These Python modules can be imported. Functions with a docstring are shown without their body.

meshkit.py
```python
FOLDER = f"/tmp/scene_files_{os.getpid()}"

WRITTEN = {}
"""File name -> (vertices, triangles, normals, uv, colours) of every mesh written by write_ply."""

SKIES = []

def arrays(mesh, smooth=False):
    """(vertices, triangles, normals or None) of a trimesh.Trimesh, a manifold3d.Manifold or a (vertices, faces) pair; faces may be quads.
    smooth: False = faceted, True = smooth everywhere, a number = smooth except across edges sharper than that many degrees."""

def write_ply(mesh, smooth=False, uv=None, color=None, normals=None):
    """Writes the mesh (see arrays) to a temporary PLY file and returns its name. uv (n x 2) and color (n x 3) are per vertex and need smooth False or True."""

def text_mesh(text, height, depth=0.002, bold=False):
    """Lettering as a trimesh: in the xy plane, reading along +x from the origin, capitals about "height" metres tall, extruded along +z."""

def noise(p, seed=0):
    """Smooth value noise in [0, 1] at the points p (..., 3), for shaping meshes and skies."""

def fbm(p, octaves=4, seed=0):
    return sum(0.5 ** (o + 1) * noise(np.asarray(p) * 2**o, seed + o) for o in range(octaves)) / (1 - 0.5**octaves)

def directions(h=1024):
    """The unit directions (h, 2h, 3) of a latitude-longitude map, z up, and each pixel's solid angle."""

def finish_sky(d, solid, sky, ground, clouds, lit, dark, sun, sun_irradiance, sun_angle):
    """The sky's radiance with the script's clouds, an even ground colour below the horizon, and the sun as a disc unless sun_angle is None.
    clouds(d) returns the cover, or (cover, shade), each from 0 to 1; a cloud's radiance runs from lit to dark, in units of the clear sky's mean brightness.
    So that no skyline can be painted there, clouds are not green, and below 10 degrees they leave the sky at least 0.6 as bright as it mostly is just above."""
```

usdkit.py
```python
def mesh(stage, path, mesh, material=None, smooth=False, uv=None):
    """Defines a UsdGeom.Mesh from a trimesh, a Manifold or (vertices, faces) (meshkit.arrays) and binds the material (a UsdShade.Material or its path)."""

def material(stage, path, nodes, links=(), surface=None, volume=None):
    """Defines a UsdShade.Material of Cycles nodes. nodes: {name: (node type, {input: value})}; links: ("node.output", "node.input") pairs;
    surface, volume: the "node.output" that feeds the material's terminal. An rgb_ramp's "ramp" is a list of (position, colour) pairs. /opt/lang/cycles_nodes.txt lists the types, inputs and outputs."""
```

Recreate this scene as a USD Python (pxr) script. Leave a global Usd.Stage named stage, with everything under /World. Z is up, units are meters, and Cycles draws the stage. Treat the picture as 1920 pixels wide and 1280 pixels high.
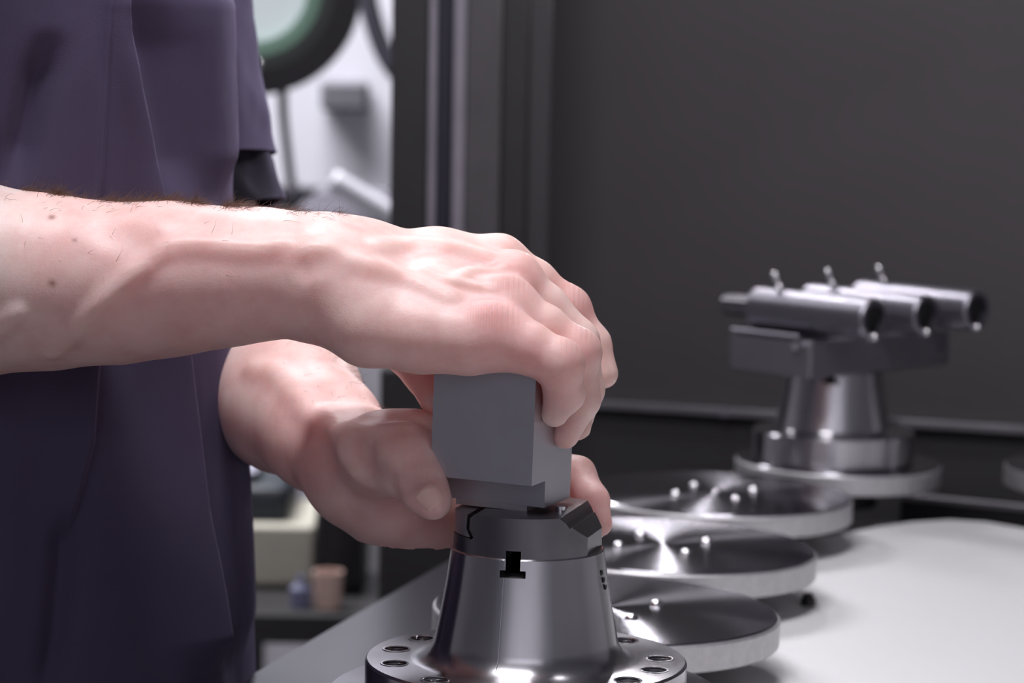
import math, random
import numpy as np
import trimesh
import manifold3d as m3
from shapely.geometry import Polygon
from scipy import ndimage
import usdkit, meshkit
from pxr import Usd, UsdGeom, UsdLux, UsdShade, Gf, Sdf, Vt

stage = Usd.Stage.CreateInMemory()
UsdGeom.SetStageUpAxis(stage, 'Z')
UsdGeom.SetStageMetersPerUnit(stage, 1.0)
UsdGeom.Xform.Define(stage, '/World')

# ------------------------------------------------------------------ camera
FPX = 5065.0                                   # focal length in pixels of the 1920 wide frame
EYE = np.array([0.0, -1.209, 0.321])
PITCH, ROLL = math.radians(6.03), math.radians(0.9)
FWD = np.array([0, math.cos(PITCH), -math.sin(PITCH)])
UP0 = np.array([0, math.sin(PITCH), math.cos(PITCH)])
RT0 = np.array([1.0, 0, 0])
UP = UP0 * math.cos(ROLL) - RT0 * math.sin(ROLL)
RT = RT0 * math.cos(ROLL) + UP0 * math.sin(ROLL)
cam = UsdGeom.Camera.Define(stage, '/World/camera')
M = np.eye(4); M[0, :3] = RT; M[1, :3] = UP; M[2, :3] = -FWD; M[3, :3] = EYE
cam.AddTransformOp().Set(Gf.Matrix4d(*M.ravel().tolist()))
cam.CreateHorizontalApertureAttr(36.0)
cam.CreateFocalLengthAttr(36.0 * FPX / 1920)
cam.CreateFStopAttr(9.3)
cam.CreateFocusDistanceAttr(1.20)
cam.CreateClippingRangeAttr(Gf.Vec2f(0.05, 100))
cam.CreateExposureAttr(0.1)

# ------------------------------------------------------------------ lights
def rect(name, loc, target, w, h, power, col):
    l = UsdLux.RectLight.Define(stage, '/World/' + name)
    loc = np.array(loc, float); z = loc - np.array(target, float); z /= np.linalg.norm(z)
    x = np.cross([0, 1, 0.001], z); x /= np.linalg.norm(x); y = np.cross(z, x)
    T = np.eye(4); T[0, :3] = x; T[1, :3] = y; T[2, :3] = z; T[3, :3] = loc
    l.AddTransformOp().Set(Gf.Matrix4d(*T.ravel().tolist()))
    l.CreateWidthAttr(w); l.CreateHeightAttr(h); l.CreateIntensityAttr(power); l.CreateColorAttr(Gf.Vec3f(*col))
    return l

dome = UsdLux.DomeLight.Define(stage, '/World/ambient_light')
dome.CreateIntensityAttr(0.012); dome.CreateColorAttr(Gf.Vec3f(0.88, 0.86, 1.0))
COOL = (0.97, 0.95, 1.0)
rect('machine_lamp', (0.17, 0.42, 1.15), (0.17, 0.40, 0), 0.26, 0.16, 25.0, COOL)            # work lamp over the pallets
rect('back_light_bar', (0.147, 0.96, 0.435), (0.11, 0.30, 0.05), 0.018, 0.10, 95.0, COOL)       # light bar high on the back panel
rect('added_wall_wash', (-0.2, -2.9, 1.9), (-0.2, -3.7, 0.2), 2.6, 0.5, 8.0, COOL)             # fill light added behind the camera, aimed at the front wall for reflections
rect('added_hand_light', (-0.15, -0.13, 1.05), (-0.08, 0.0, 0.15), 0.42, 0.12, 51.0, COOL)                  # key light added low over the hands to brighten the skin
rect('workshop_lamp_far', (-0.9, 2.0, 1.9), (-0.7, 2.4, 0), 1.6, 0.5, 40.0, COOL)           # ceiling strip of the bay behind

# ------------------------------------------------------------------ helpers
def at(px, py, Y):
    """the point on the plane y = Y seen at a place of the 1920 x 1280 frame (measuring aid)"""
    d = FWD + RT * ((px - 960) / FPX) + UP * ((640 - py) / FPX)
    return EYE + d * ((Y - EYE[1]) / d[1])

def on_plane(px, py, z):
    d = FWD + RT * ((px - 960) / FPX) + UP * ((640 - py) / FPX)
    return EYE + d * ((z - EYE[2]) / d[2])

USED = {}
def numbered(path):
    n = USED.get(path, -1) + 1; USED[path] = n
    return path if n == 0 else f'{path}_{n:03d}'

def set_data(prim, label=None, cat=None, group=None, kind=None):
    for k, v in (('label', label), ('category', cat), ('group', group), ('kind', kind)):
        if v: prim.SetCustomDataByKey(k, v)

def thing(name, label, cat, loc=(0, 0, 0), rotz=0.0, group=None, kind=None):
    p = numbered('/World/' + name)
    x = UsdGeom.Xform.Define(stage, p)
    x.AddTranslateOp().Set(Gf.Vec3d(*map(float, loc)))
    x.AddRotateZOp().Set(float(rotz))
    set_data(x.GetPrim(), label, cat, group, kind)
    return p

def part(name, mesh, mat, parent='/World', smooth=30, label=None, kind=None, uv=None):
    p = numbered(parent + '/' + name)
    pr = usdkit.mesh(stage, p, mesh, mat, smooth=smooth, uv=uv)
    set_data(pr.GetPrim(), label, None, None, kind)
    return p

def single(name, mesh, mat, label, cat, smooth=30, group=None, kind=None):
    p = part(name, mesh, mat, '/World', smooth)
    set_data(stage.GetPrimAtPath(p), label, cat, group, kind)
    return p

def copy(src, name, loc, rotz, label, cat, group=None, tilt=0.0):
    p = numbered('/World/' + name)
    x = UsdGeom.Xform.Define(stage, p)
    pr = x.GetPrim()
    pr.GetReferences().AddInternalReference(src)
    x.ClearXformOpOrder()
    x.AddTranslateOp(opSuffix='place').Set(Gf.Vec3d(*map(float, loc)))
    x.AddRotateYOp(opSuffix='tilt').Set(float(tilt))
    x.AddRotateZOp(opSuffix='turn').Set(float(rotz))
    pr.SetInstanceable(True)
    set_data(pr, label, cat, group)
    return p

def box(x0, x1, y0, y1, z0, z1, r=0.0):
    """box with chamfered edges"""
    if r <= 0:
        return trimesh.creation.box(bounds=[[x0, y0, z0], [x1, y1, z1]])
    pts = []
    for sx, X in ((1, x0), (-1, x1)):
        for sy, Y in ((1, y0), (-1, y1)):
            for sz, Z in ((1, z0), (-1, z1)):
                pts += [(X + sx * r, Y + sy * r, Z), (X + sx * r, Y, Z + sz * r), (X, Y + sy * r, Z + sz * r)]
    return trimesh.convex.convex_hull(np.array(pts))

def tm(man):
    m = man.to_mesh()
    return trimesh.Trimesh(m.vert_properties[:, :3], m.tri_verts, process=False)

def mbox(x0, x1, y0, y1, z0, z1):
    return m3.Manifold.cube((x1 - x0, y1 - y0, z1 - z0)).translate((x0, y0, z0))

def lathe_m(profile, n=96):
    """closed (r, z) profile -> Manifold around z"""
    return m3.CrossSection([np.array(profile, float)]).revolve(n) if hasattr(m3.CrossSection, 'revolve') else m3.Manifold.revolve(m3.CrossSection([np.array(profile, float)]), n)

def prism(poly, depth):
    """polygon (x, z) extruded along y from -depth/2 to depth/2"""
    p = np.array(poly, float)
    if Polygon(p).exterior.is_ccw is False: p = p[::-1]
    return m3.Manifold.extrude(m3.CrossSection([p]), depth).translate((0, 0, -depth / 2)).rotate((90, 0, 0))

def tube(points, r, n=10, closed=False):
    pts = np.array(points, float); rr = np.broadcast_to(r, (len(pts),)).astype(float)
    t = np.gradient(pts, axis=0)
    if closed: t = np.roll(pts, -1, 0) - np.roll(pts, 1, 0)
    t /= np.linalg.norm(t, axis=1, keepdims=True)
    a = np.cross(t[0], [0, 0, 1.0]);
    if np.linalg.norm(a) < 0.1: a = np.cross(t[0], [1.0, 0, 0])
    A = []
    for k in range(len(pts)):
        a = a - t[k] * (a @ t[k]); a /= np.linalg.norm(a); A.append(a)
    A = np.array(A); B = np.cross(t, A)
    ang = np.arange(n) * 2 * np.pi / n
    v = pts[:, None] + rr[:, None, None] * (np.cos(ang)[None, :, None] * A[:, None] + np.sin(ang)[None, :, None] * B[:, None])
    L = len(pts); F = []
    for i in range(L if closed else L - 1):
        for j in range(n):
            i2 = (i + 1) % L
            F.append((i * n + j, i * n + (j + 1) % n, i2 * n + (j + 1) % n, i2 * n + j))
    F = np.array(F)
    V = v.reshape(-1, 3); T = np.vstack([F[:, [0, 1, 2]], F[:, [0, 2, 3]]])
    if not closed:
        c0, c1 = len(V), len(V) + 1
        V = np.vstack([V, pts[:1], pts[-1:]])
        for j in range(n):
            T = np.vstack([T, [[c0, (j + 1) % n, j], [c1, (L - 1) * n + j, (L - 1) * n + (j + 1) % n]]])
    m = trimesh.Trimesh(V, T, process=False); m.fix_normals() if len(V) < 3000 else None
    return m

def spline(pts, n):
    from scipy.interpolate import CubicSpline
    p = np.array(pts, float); s = np.r_[0, np.cumsum(np.linalg.norm(np.diff(p, axis=0), axis=1))]
    return CubicSpline(s, p)(np.linspace(0, s[-1], n))

# ------------------------------------------------------------------ materials
def mat(name, nodes, links, surface='p.BSDF'):
    return usdkit.material(stage, '/World/Looks/' + name, nodes, links, surface)

def plain(name, col, rough=0.5, metallic=0.0, var=0.08, scale=30.0, bump=0.0, spec=0.5, **kw):
    c = np.array(col, float)
    nodes = {'tc': ('texture_coordinate', {}), 'n': ('noise_texture', {'scale': scale, 'detail': 4.0}),
             'r': ('rgb_ramp', {'ramp': [(0.3, tuple(c * (1 - var))), (0.7, tuple(np.minimum(c * (1 + var), 1)))]}),
             'p': ('principled_bsdf', {'roughness': rough, 'metallic': metallic, **kw})}
    links = [('tc.object', 'n.vector'), ('n.fac', 'r.fac'), ('r.color', 'p.base_color')]
    if bump:
        nodes['b'] = ('bump', {'strength': bump, 'distance': 0.001})
        nodes['n2'] = ('noise_texture', {'scale': scale * 8, 'detail': 3.0})
        links += [('tc.object', 'n2.vector'), ('n2.fac', 'b.height'), ('b.normal', 'p.normal')]
    return mat(name, nodes, links)

def turned(name, col, rough, aniso, ring_scale=900.0, bump=0.15, rot=0.25):
    """lathe-turned metal: fine concentric grooves around the object's own z axis"""
    nodes = {'tc': ('texture_coordinate', {}), 'sx': ('separate_xyz', {}),
             'neg': ('math', {'math_type': 'multiply', 'value2': -1.0}),
             'cx': ('combine_xyz', {'z': 0.0}),
             'vt': ('vector_transform', {'transform_type': 'vector', 'convert_from': 'object', 'convert_to': 'world'}),
             'mp': ('mapping', {'mapping_type': 'point', 'scale': (1.0, 1.0, 0.02)}),
             'n': ('noise_texture', {'scale': 60.0, 'detail': 3.0}),
             'r': ('rgb_ramp', {'ramp': [(0.3, tuple(np.array(col) * 0.9)), (0.7, tuple(np.array(col) * 1.06))]}),
             'p': ('principled_bsdf', {'metallic': 1.0, 'roughness': rough, 'anisotropic': aniso, 'anisotropic_rotation': rot})}
    links = [('tc.object', 'sx.vector'), ('sx.y', 'neg.value1'), ('neg.value', 'cx.x'), ('sx.x', 'cx.y'),
             ('cx.vector', 'vt.vector'), ('vt.vector', 'p.tangent'),
             ('tc.object', 'mp.vector'), ('mp.vector', 'n.vector'), ('n.fac', 'r.fac'), ('r.color', 'p.base_color')]
    return mat(name, nodes, links)

STEEL = turned('turned_steel', (0.50, 0.49, 0.51), 0.24, 0.85)
DISCTOP = turned('faced_steel', (0.34, 0.33, 0.36), 0.19, 0.985)
RIM = plain('brushed_rim', (0.60, 0.59, 0.60), 0.5, 0.85, 0.06, 220)
GROUND = plain('ground_steel', (0.20, 0.19, 0.205), 0.32, 1.0, 0.06, 120)
GROUND_LIGHT = plain('ground_steel_light', (0.52, 0.51, 0.53), 0.42, 1.0, 0.05, 120)
ALU = plain('milled_aluminium', (0.45, 0.44, 0.48), 0.46, 0.9, 0.03, 60)
FIXTURE = plain('fixture_steel', (0.20, 0.19, 0.215), 0.45, 0.8, 0.04, 60)
TUBE = plain('tube_steel', (0.24, 0.23, 0.26), 0.40, 1.0, 0.04, 60)
SCREW = plain('polished_screw', (0.75, 0.74, 0.76), 0.16, 1.0, 0.03, 60)
BLACKOX = plain('black_oxide', (0.035, 0.034, 0.036), 0.35, 0.6, 0.1, 80)
RECESS_SHADE = plain('recess_shade', (0.012, 0.012, 0.013), 0.6)  # near-black colour that paints the shade inside the tube ends
DECK = plain('white_deck_paint', (0.66, 0.655, 0.655), 0.42, 0.0, 0.015, 5)
APRON = plain('shaded_steel_sheet', (0.085, 0.083, 0.093), 0.28, 1.0, 0.05, 14)  # steel tone lowered to carry the shade of the operator
PANEL = plain('dark_enclosure_paint', (0.068, 0.061, 0.066), 0.5, 0.0, 0.12, 2.5)
PANEL_LOW = plain('dark_lower_panel', (0.040, 0.038, 0.041), 0.5, 0.0, 0.1, 4)
BLACK = plain('black_plastic', (0.014, 0.013, 0.016), 0.42, 0.0, 0.15, 40)
FRAME_DARK = plain('dark_frame', (0.022, 0.021, 0.022), 0.45)
FRAME_MID = plain('grey_frame', (0.075, 0.068, 0.074), 0.45)
FRAME_LIGHT = plain('anodised_strip', (0.30, 0.28, 0.32), 0.35, 0.4)
NAVY = plain('navy_seal', (0.014, 0.012, 0.026), 0.5)
RAIL = plain('rail_steel', (0.30, 0.29, 0.31), 0.42, 0.7)
WHITEWALL = plain('workshop_white', (0.80, 0.80, 0.86), 0.6, 0.0, 0.02, 2)
GREYWALL = plain('workshop_grey', (0.34, 0.33, 0.36), 0.7)
FLOORM = plain('concrete_floor', (0.20, 0.20, 0.21), 0.6, 0.0, 0.15, 3)
CEIL = plain('ceiling_paint', (0.55, 0.55, 0.58), 0.8)

def skin():
    nodes = {'tc': ('texture_coordinate', {}),
             'n': ('noise_texture', {'scale': 55.0, 'detail': 5.0, 'roughness': 0.6}),
             'n2': ('noise_texture', {'scale': 420.0, 'detail': 2.0}),
             'v': ('voronoi_texture', {'scale': 950.0}),
             'r': ('rgb_ramp', {'ramp': [(0.30, (0.71, 0.435, 0.395)), (0.55, (0.79, 0.545, 0.50)), (0.75, (0.83, 0.605, 0.56))]}),
             'a': ('attribute', {'attribute': 'flush'}),
             'red': ('mix', {'mix_type': 'mix', 'color2': (0.70, 0.32, 0.31)}),
             'am': ('attribute', {'attribute': 'mole'}),
             'mole': ('mix', {'mix_type': 'mix', 'color2': (0.25, 0.10, 0.07)}),
             'h': ('mix_float', {'fac': 0.5}),
             'b': ('bump', {'strength': 0.11, 'distance': 0.0007}),
             'wv': ('wave_texture', {'wave_type': 'bands', 'bands_direction': 'x', 'scale': 135.0, 'distortion': 3.5, 'detail': 2.0, 'detail_scale': 40.0}), 'aw': ('attribute', {'attribute': 'wrinkle'}),
             'wm': ('math', {'math_type': 'multiply'}), 'b2': ('bump', {'strength': 0.6, 'distance': 0.0009}),
             'p': ('principled_bsdf', {'roughness': 0.46, 'subsurface_weight': 0.35, 'subsurface_radius': (1.0, 0.35, 0.2),
                                       'subsurface_scale': 0.0035, 'specular_ior_level': 0.45})}
    links = [('tc.object', 'n.vector'), ('tc.object', 'n2.vector'), ('tc.object', 'v.vector'), ('n.fac', 'r.fac'),
             ('r.color', 'red.color1'), ('a.fac', 'red.fac'), ('red.color', 'mole.color1'), ('am.fac', 'mole.fac'), ('mole.color', 'p.base_color'),
             ('n2.fac', 'h.a'), ('v.distance', 'h.b'), ('h.result', 'b.height'), ('tc.object', 'wv.vector'), ('wv.fac', 'wm.value1'), ('aw.fac', 'wm.value2'), ('wm.value', 'b2.height'), ('b.normal', 'b2.normal'), ('b2.normal', 'p.normal')]
    return mat('skin', nodes, links)
SKIN = skin()
NAIL = plain('fingernail', (0.74, 0.47, 0.41), 0.30, 0.0, 0.05, 80)

def cloth(name, col, weave=1500.0):
    c = np.array(col)
    nodes = {'tc': ('texture_coordinate', {}), 'n': ('noise_texture', {'scale': 9.0, 'detail': 5.0}),
             'r': ('rgb_ramp', {'ramp': [(0.3, tuple(c * 0.88)), (0.7, tuple(c * 1.1))]}),
             'w': ('noise_texture', {'scale': weave, 'detail': 2.0}), 'b': ('bump', {'strength': 0.25, 'distance': 0.0006}),
             'p': ('principled_bsdf', {'roughness': 0.85, 'sheen_weight': 0.25, 'sheen_roughness': 0.4, 'sheen_tint': (0.75, 0.65, 1.0), 'specular_ior_level': 0.2})}
    links = [('tc.object', 'n.vector'), ('tc.object', 'w.vector'), ('n.fac', 'r.fac'), ('r.color', 'p.base_color'), ('w.fac', 'b.height'), ('b.normal', 'p.normal')]
    return mat(name, nodes, links)
SHIRT = cloth('dark_purple_cloth', (0.068, 0.055, 0.100))
CUFF = cloth('black_knit', (0.004, 0.004, 0.006))
TROUSER = cloth('dark_trouser_cloth', (0.022, 0.022, 0.030))
HAIRM = usdkit.material(stage, '/World/Looks/arm_hair', {'p': ('principled_bsdf', {'base_color': (0.11, 0.055, 0.032), 'roughness': 0.4})}, [], 'p.BSDF')

# ------------------------------------------------------------------ the setting
FLOOR_Z = -0.95
def struct(name, mesh, m, smooth=False):
    p = part(name, mesh, m, '/World', smooth); set_data(stage.GetPrimAtPath(p), kind='structure'); return p

struct('floor', box(-3.5, 2.6, -3.6, 5.2, FLOOR_Z - 0.1, FLOOR_Z), FLOORM)
struct('ceiling', box(-3.5, 2.6, -3.6, 5.2, 2.0, 2.1), CEIL)
struct('wall_left', box(-3.6, -3.5, -3.6, 5.2, FLOOR_Z, 2.0), GREYWALL)
struct('wall_right', box(2.6, 2.7, -3.6, 5.2, FLOOR_Z, 2.0), GREYWALL)
struct('wall_back', box(-3.5, 2.6, 5.2, 5.3, FLOOR_Z, 2.0), GREYWALL)
struct('wall_front', box(-3.5, 2.6, -3.7, -3.6, FLOOR_Z, 2.0), WHITEWALL)

# machine enclosure: dark back panel, slightly turned, with a lower panel and a rail along the joint
def wall_frame(Ya, Yb, xa, xb):
    pass
WA = at(1018, 400, 1.125); WB = at(1920, 400, 0.985)
wd = (WB - WA)[:2]; WYAW = math.degrees(math.atan2(wd[1], wd[0])); wn = np.array([-math.sin(math.radians(WYAW)), math.cos(math.radians(WYAW))])
p = thing('wall_enclosure', None, None, (WA[0], WA[1], 0), WYAW, kind='structure')
RAILZ = on_plane(1130, 757, 0)  # only for reference of the joint height
RZ = 0.023
part('upper_panel', box(0, 1.25, 0, 0.02, RZ + 0.004, 1.2, 0.001), PANEL, p, False)
part('lower_panel', box(0, 1.25, 0.004, 0.02, -0.5, RZ - 0.002, 0.001), PANEL_LOW, p, False)
part('joint_rail', box(0.0, 1.25, -0.010, 0.004, RZ - 0.002, RZ + 0.004, 0.0008), RAIL, p, False)
bolt = trimesh.creation.cylinder(0.0032, 0.004, sections=16)
for bx in (0.045, 0.17, 0.315, 0.46, 0.60):
    b = bolt.copy(); b.apply_transform(trimesh.transformations.rotation_matrix(math.pi / 2, [1, 0, 0])); b.apply_translation((bx, -0.011, RZ + 0.001))
    part('bolt', b, SCREW, p, 30)

# upright door frame left of the panel (strips side by side)
FY = 0.93
def fx(px): return at(px, 400, FY)[0]
p = thing('door_frame', None, None, (0, FY, 0), 0, kind='structure')
strips = [(731, 799, 0.000, 0.060, FRAME_DARK, 'frame_post'), (799, 816, 0.006, 0.05, FRAME_LIGHT, 'guide_strip'), (816, 846, 0.014, 0.05, NAVY, 'seal'),
          (846, 870, 0.000, 0.05, FRAME_LIGHT, 'guide_strip'), (870, 936, 0.004, 0.06, FRAME_MID, 'frame_post'), (936, 986, 0.022, 0.07, FRAME_DARK, 'frame_post'),
          (986, 1030, 0.034, 0.10, PANEL_LOW, 'frame_post')]
for a, b_, y0, y1, m_, nm in strips:
    part(nm, box(fx(a), fx(b_) , y0, y1, -0.95, 1.2, 0.0012), m_, p, False)
part('frame_foot', box(fx(722), fx(1000), -0.05, 0.0, -0.95, at(760, 690, FY - 0.05)[2] - 0.0, 0.003), FRAME_DARK, p, False, label='black boxy foot of the upright frame')

# machine bed and deck
ROW = [np.array([0.0086, 0.0]), np.array([0.0520, 0.193]), np.array([0.0922, 0.382]), np.array([0.1375, 0.578]), np.array([0.2385, 0.737]), np.array([0.4320, 0.720])]
DISC_Z = 0.033
def wall_y(x): return WA[1] + (x - WA[0]) * wd[1] / wd[0]
bedp = np.array([(-0.02, -0.55), (0.95, -0.55), (0.95, wall_y(0.95) - 0.02), (0.03, wall_y(0.03) - 0.20), (-0.02, 0.70), (-0.10, 0.20), (-0.08, -0.05)])
single('machine_bed', tm(m3.Manifold.extrude(m3.CrossSection([bedp]), -0.036 - FLOOR_Z).translate((0, 0, FLOOR_Z))), BLACK, 'black machine bed under the white deck and pallets', 'machine bed')
# white deck: rounded far edge, stops before the back row
far = [on_plane(px, py, 0)[:2] for px, py in ((1560, 1004), (1600, 996), (1650, 986), (1710, 978), (1780, 974), (1850, 978), (1920, 990))]
far = [tuple(q) for q in far]
deck_poly = [(0.02, -0.5), (0.9, -0.5), (0.9, far[-1][1] - 0.22), (0.62, far[-1][1] - 0.06)] + far[::-1] + [(far[0][0] - 0.02, far[0][1] - 0.01), (0.20, 0.590), (0.1375, 0.60), (0.10, 0.45), (0.055, 0.2)]
dk = m3.Manifold.extrude(m3.CrossSection([np.array(deck_poly)[::1] if Polygon(deck_poly).exterior.is_ccw else np.array(deck_poly)[::-1]]), 0.03).translate((0, 0, -0.03))
single('white_deck', tm(dk), DECK, 'white painted deck plate that the steel pallets stand over', 'deck', smooth=20)
# grey apron on the operator's side, base colour darkened for the operator's shade
e0 = on_plane(458, 1278, 0)[:2]; e1 = on_plane(500, 1238, 0)[:2]; e2 = on_plane(862, 1030, 0)[:2]
dirn = (e2 - e1) / np.linalg.norm(e2 - e1)
e3 = e1 + dirn * 0.60
ap = [tuple(e0 + np.array([0.004, -0.02])), tuple(e0), tuple(on_plane(466, 1262, 0)[:2]), tuple(on_plane(480, 1250, 0)[:2]), tuple(e1), tuple(e3), (e3[0] + 0.13, e3[1] - 0.02), (0.13, 0.60), (0.0951, 0.45), (0.0498, 0.2), (0.0, 0.02), (-0.08, -0.05), (-0.12, 0.05)]
apc = np.array(ap); apc = apc if Polygon(ap).exterior.is_ccw else apc[::-1]
single('steel_apron', tm(m3.Manifold.extrude(m3.CrossSection([apc]), 0.012).translate((0, 0, -0.0149))), APRON, 'grey steel apron along the operator side of the pallet row, darkened for shade', 'machine apron', smooth=20)
# thin bright rail behind the back row
r0 = at(1690, 929, 0.86); r1 = at(1990, 941, 0.80)
rd = r1 - r0; L = np.linalg.norm(rd[:2])
p = thing('trim_1', None, None, (r0[0], r0[1], 0), math.degrees(math.atan2(rd[1], rd[0])), kind='structure')
part('rail', box(0, L, -0.003, 0.003, r0[2] - 0.003, r0[2] + 0.002, 0.0006), RAIL, p, False)
part('rail_foot', box(0, L, -0.002, 0.004, -0.036, r0[2] - 0.003), BLACK, p, False)

# small dark locating pin on the deck
kp = on_plane(1515, 1134, 0)
pin = lathe_m([(0, 0), (0.0045, 0), (0.0045, 0.004), (0.003, 0.0055), (0.003, 0.007), (0.0, 0.0075)], 20)
single('locating_pin', tm(pin.translate((kp[0], kp[1], 0))), BLACKOX, 'small dark locating pin standing on the white deck beside the middle pallet', 'pin')

# ------------------------------------------------------------------ pallets
def make_pallet(label, group, R=0.0915, screws=True):
    p = thing('pallet_disc', label, 'pallet', (0, 0, 0), 0, group)
    t = 0.0155
    top = lathe_m([(0, -0.004), (R - 0.0012, -0.004), (R - 0.0012, -0.0008), (R - 0.002, 0.0), (0.0, 0.0)], 128)
    part('face', tm(top), DISCTOP, p, 25)
    rim = lathe_m([(R - 0.010, -t), (R - 0.0008, -t), (R, -t + 0.0008), (R, -0.0022), (R - 0.0008, -0.0012), (R - 0.010, -0.0012)], 128)
    rim = rim - lathe_m([(0, -0.0041), (R - 0.0011, -0.0041), (R - 0.0011, 0.01), (0, 0.01)], 128)
    part('rim', tm(rim), RIM, p, 25, label='pale brushed rim')
    part('underside', tm(lathe_m([(0, -t), (R - 0.011, -t), (R - 0.011, -0.0045), (0, -0.0045)], 64)), GROUND, p, 25)
    part('hub', tm(lathe_m([(0, -DISC_Z + 0.0005), (0.03, -DISC_Z + 0.0005), (0.028, -t), (0, -t)], 48)), BLACKOX, p, 25)
    for k in range(4 if screws else 0):
        a = math.radians(45 + 90 * k - 9)
        s = lathe_m([(0, 0.0), (0.0036, 0.0), (0.0036, 0.0006), (0.0028, 0.0019), (0.0014, 0.0026), (0, 0.0028)], 20)
        part('screw', tm(s.translate((0.0295 * math.cos(a), 0.0295 * math.sin(a), 0))), SCREW, p, 60, label='shiny domed screw head')
    if screws: part('centre_pin', tm(lathe_m([(0, 0.0), (0.0022, 0.0), (0.0018, 0.001), (0, 0.0016)], 20)), SCREW, p, 60)
    return p
G = 'bare round steel pallets in the row'
def place(path, loc, rotz, tilt=0.0):
    xf = UsdGeom.Xformable(stage.GetPrimAtPath(path)); xf.ClearXformOpOrder()
    xf.AddTranslateOp(opSuffix='place').Set(Gf.Vec3d(*map(float, loc))); xf.AddRotateYOp(opSuffix='tilt').Set(float(tilt)); xf.AddRotateZOp(opSuffix='turn').Set(float(rotz))
d1 = make_pallet('bare round steel pallet nearest the front pedestal, half hidden behind its cone', G)
place(d1, (ROW[1][0], ROW[1][1], DISC_Z), -12, 1.3)
for k, lab in ((2, 'bare round steel pallet in the middle, with a dark pin beside it'), (3, 'farthest bare round steel pallet, just in front of the rear pedestal')):
    copy(d1, 'pallet_disc', (ROW[k][0], ROW[k][1], DISC_Z), -12, lab, 'pallet', G, tilt=1.3 if k == 2 else 0.7)
d0 = make_pallet('round steel pallet mostly hidden under the front pedestal', None, screws=False)
place(d0, (ROW[0][0], ROW[0][1], DISC_Z), 0)
d4 = make_pallet('smaller round steel pallet under the rear pedestal with the three tubes', 'small pallets under the rear pedestals', 0.0745, False)
place(d4, (ROW[4][0], ROW[4][1], DISC_Z), -40, 1.0)
copy(d4, 'pallet_disc', (ROW[5][0], ROW[5][1], DISC_Z), -60, 'small round pallet cut off by the right edge of the picture', 'pallet', 'small pallets under the rear pedestals', tilt=1.0)

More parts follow.
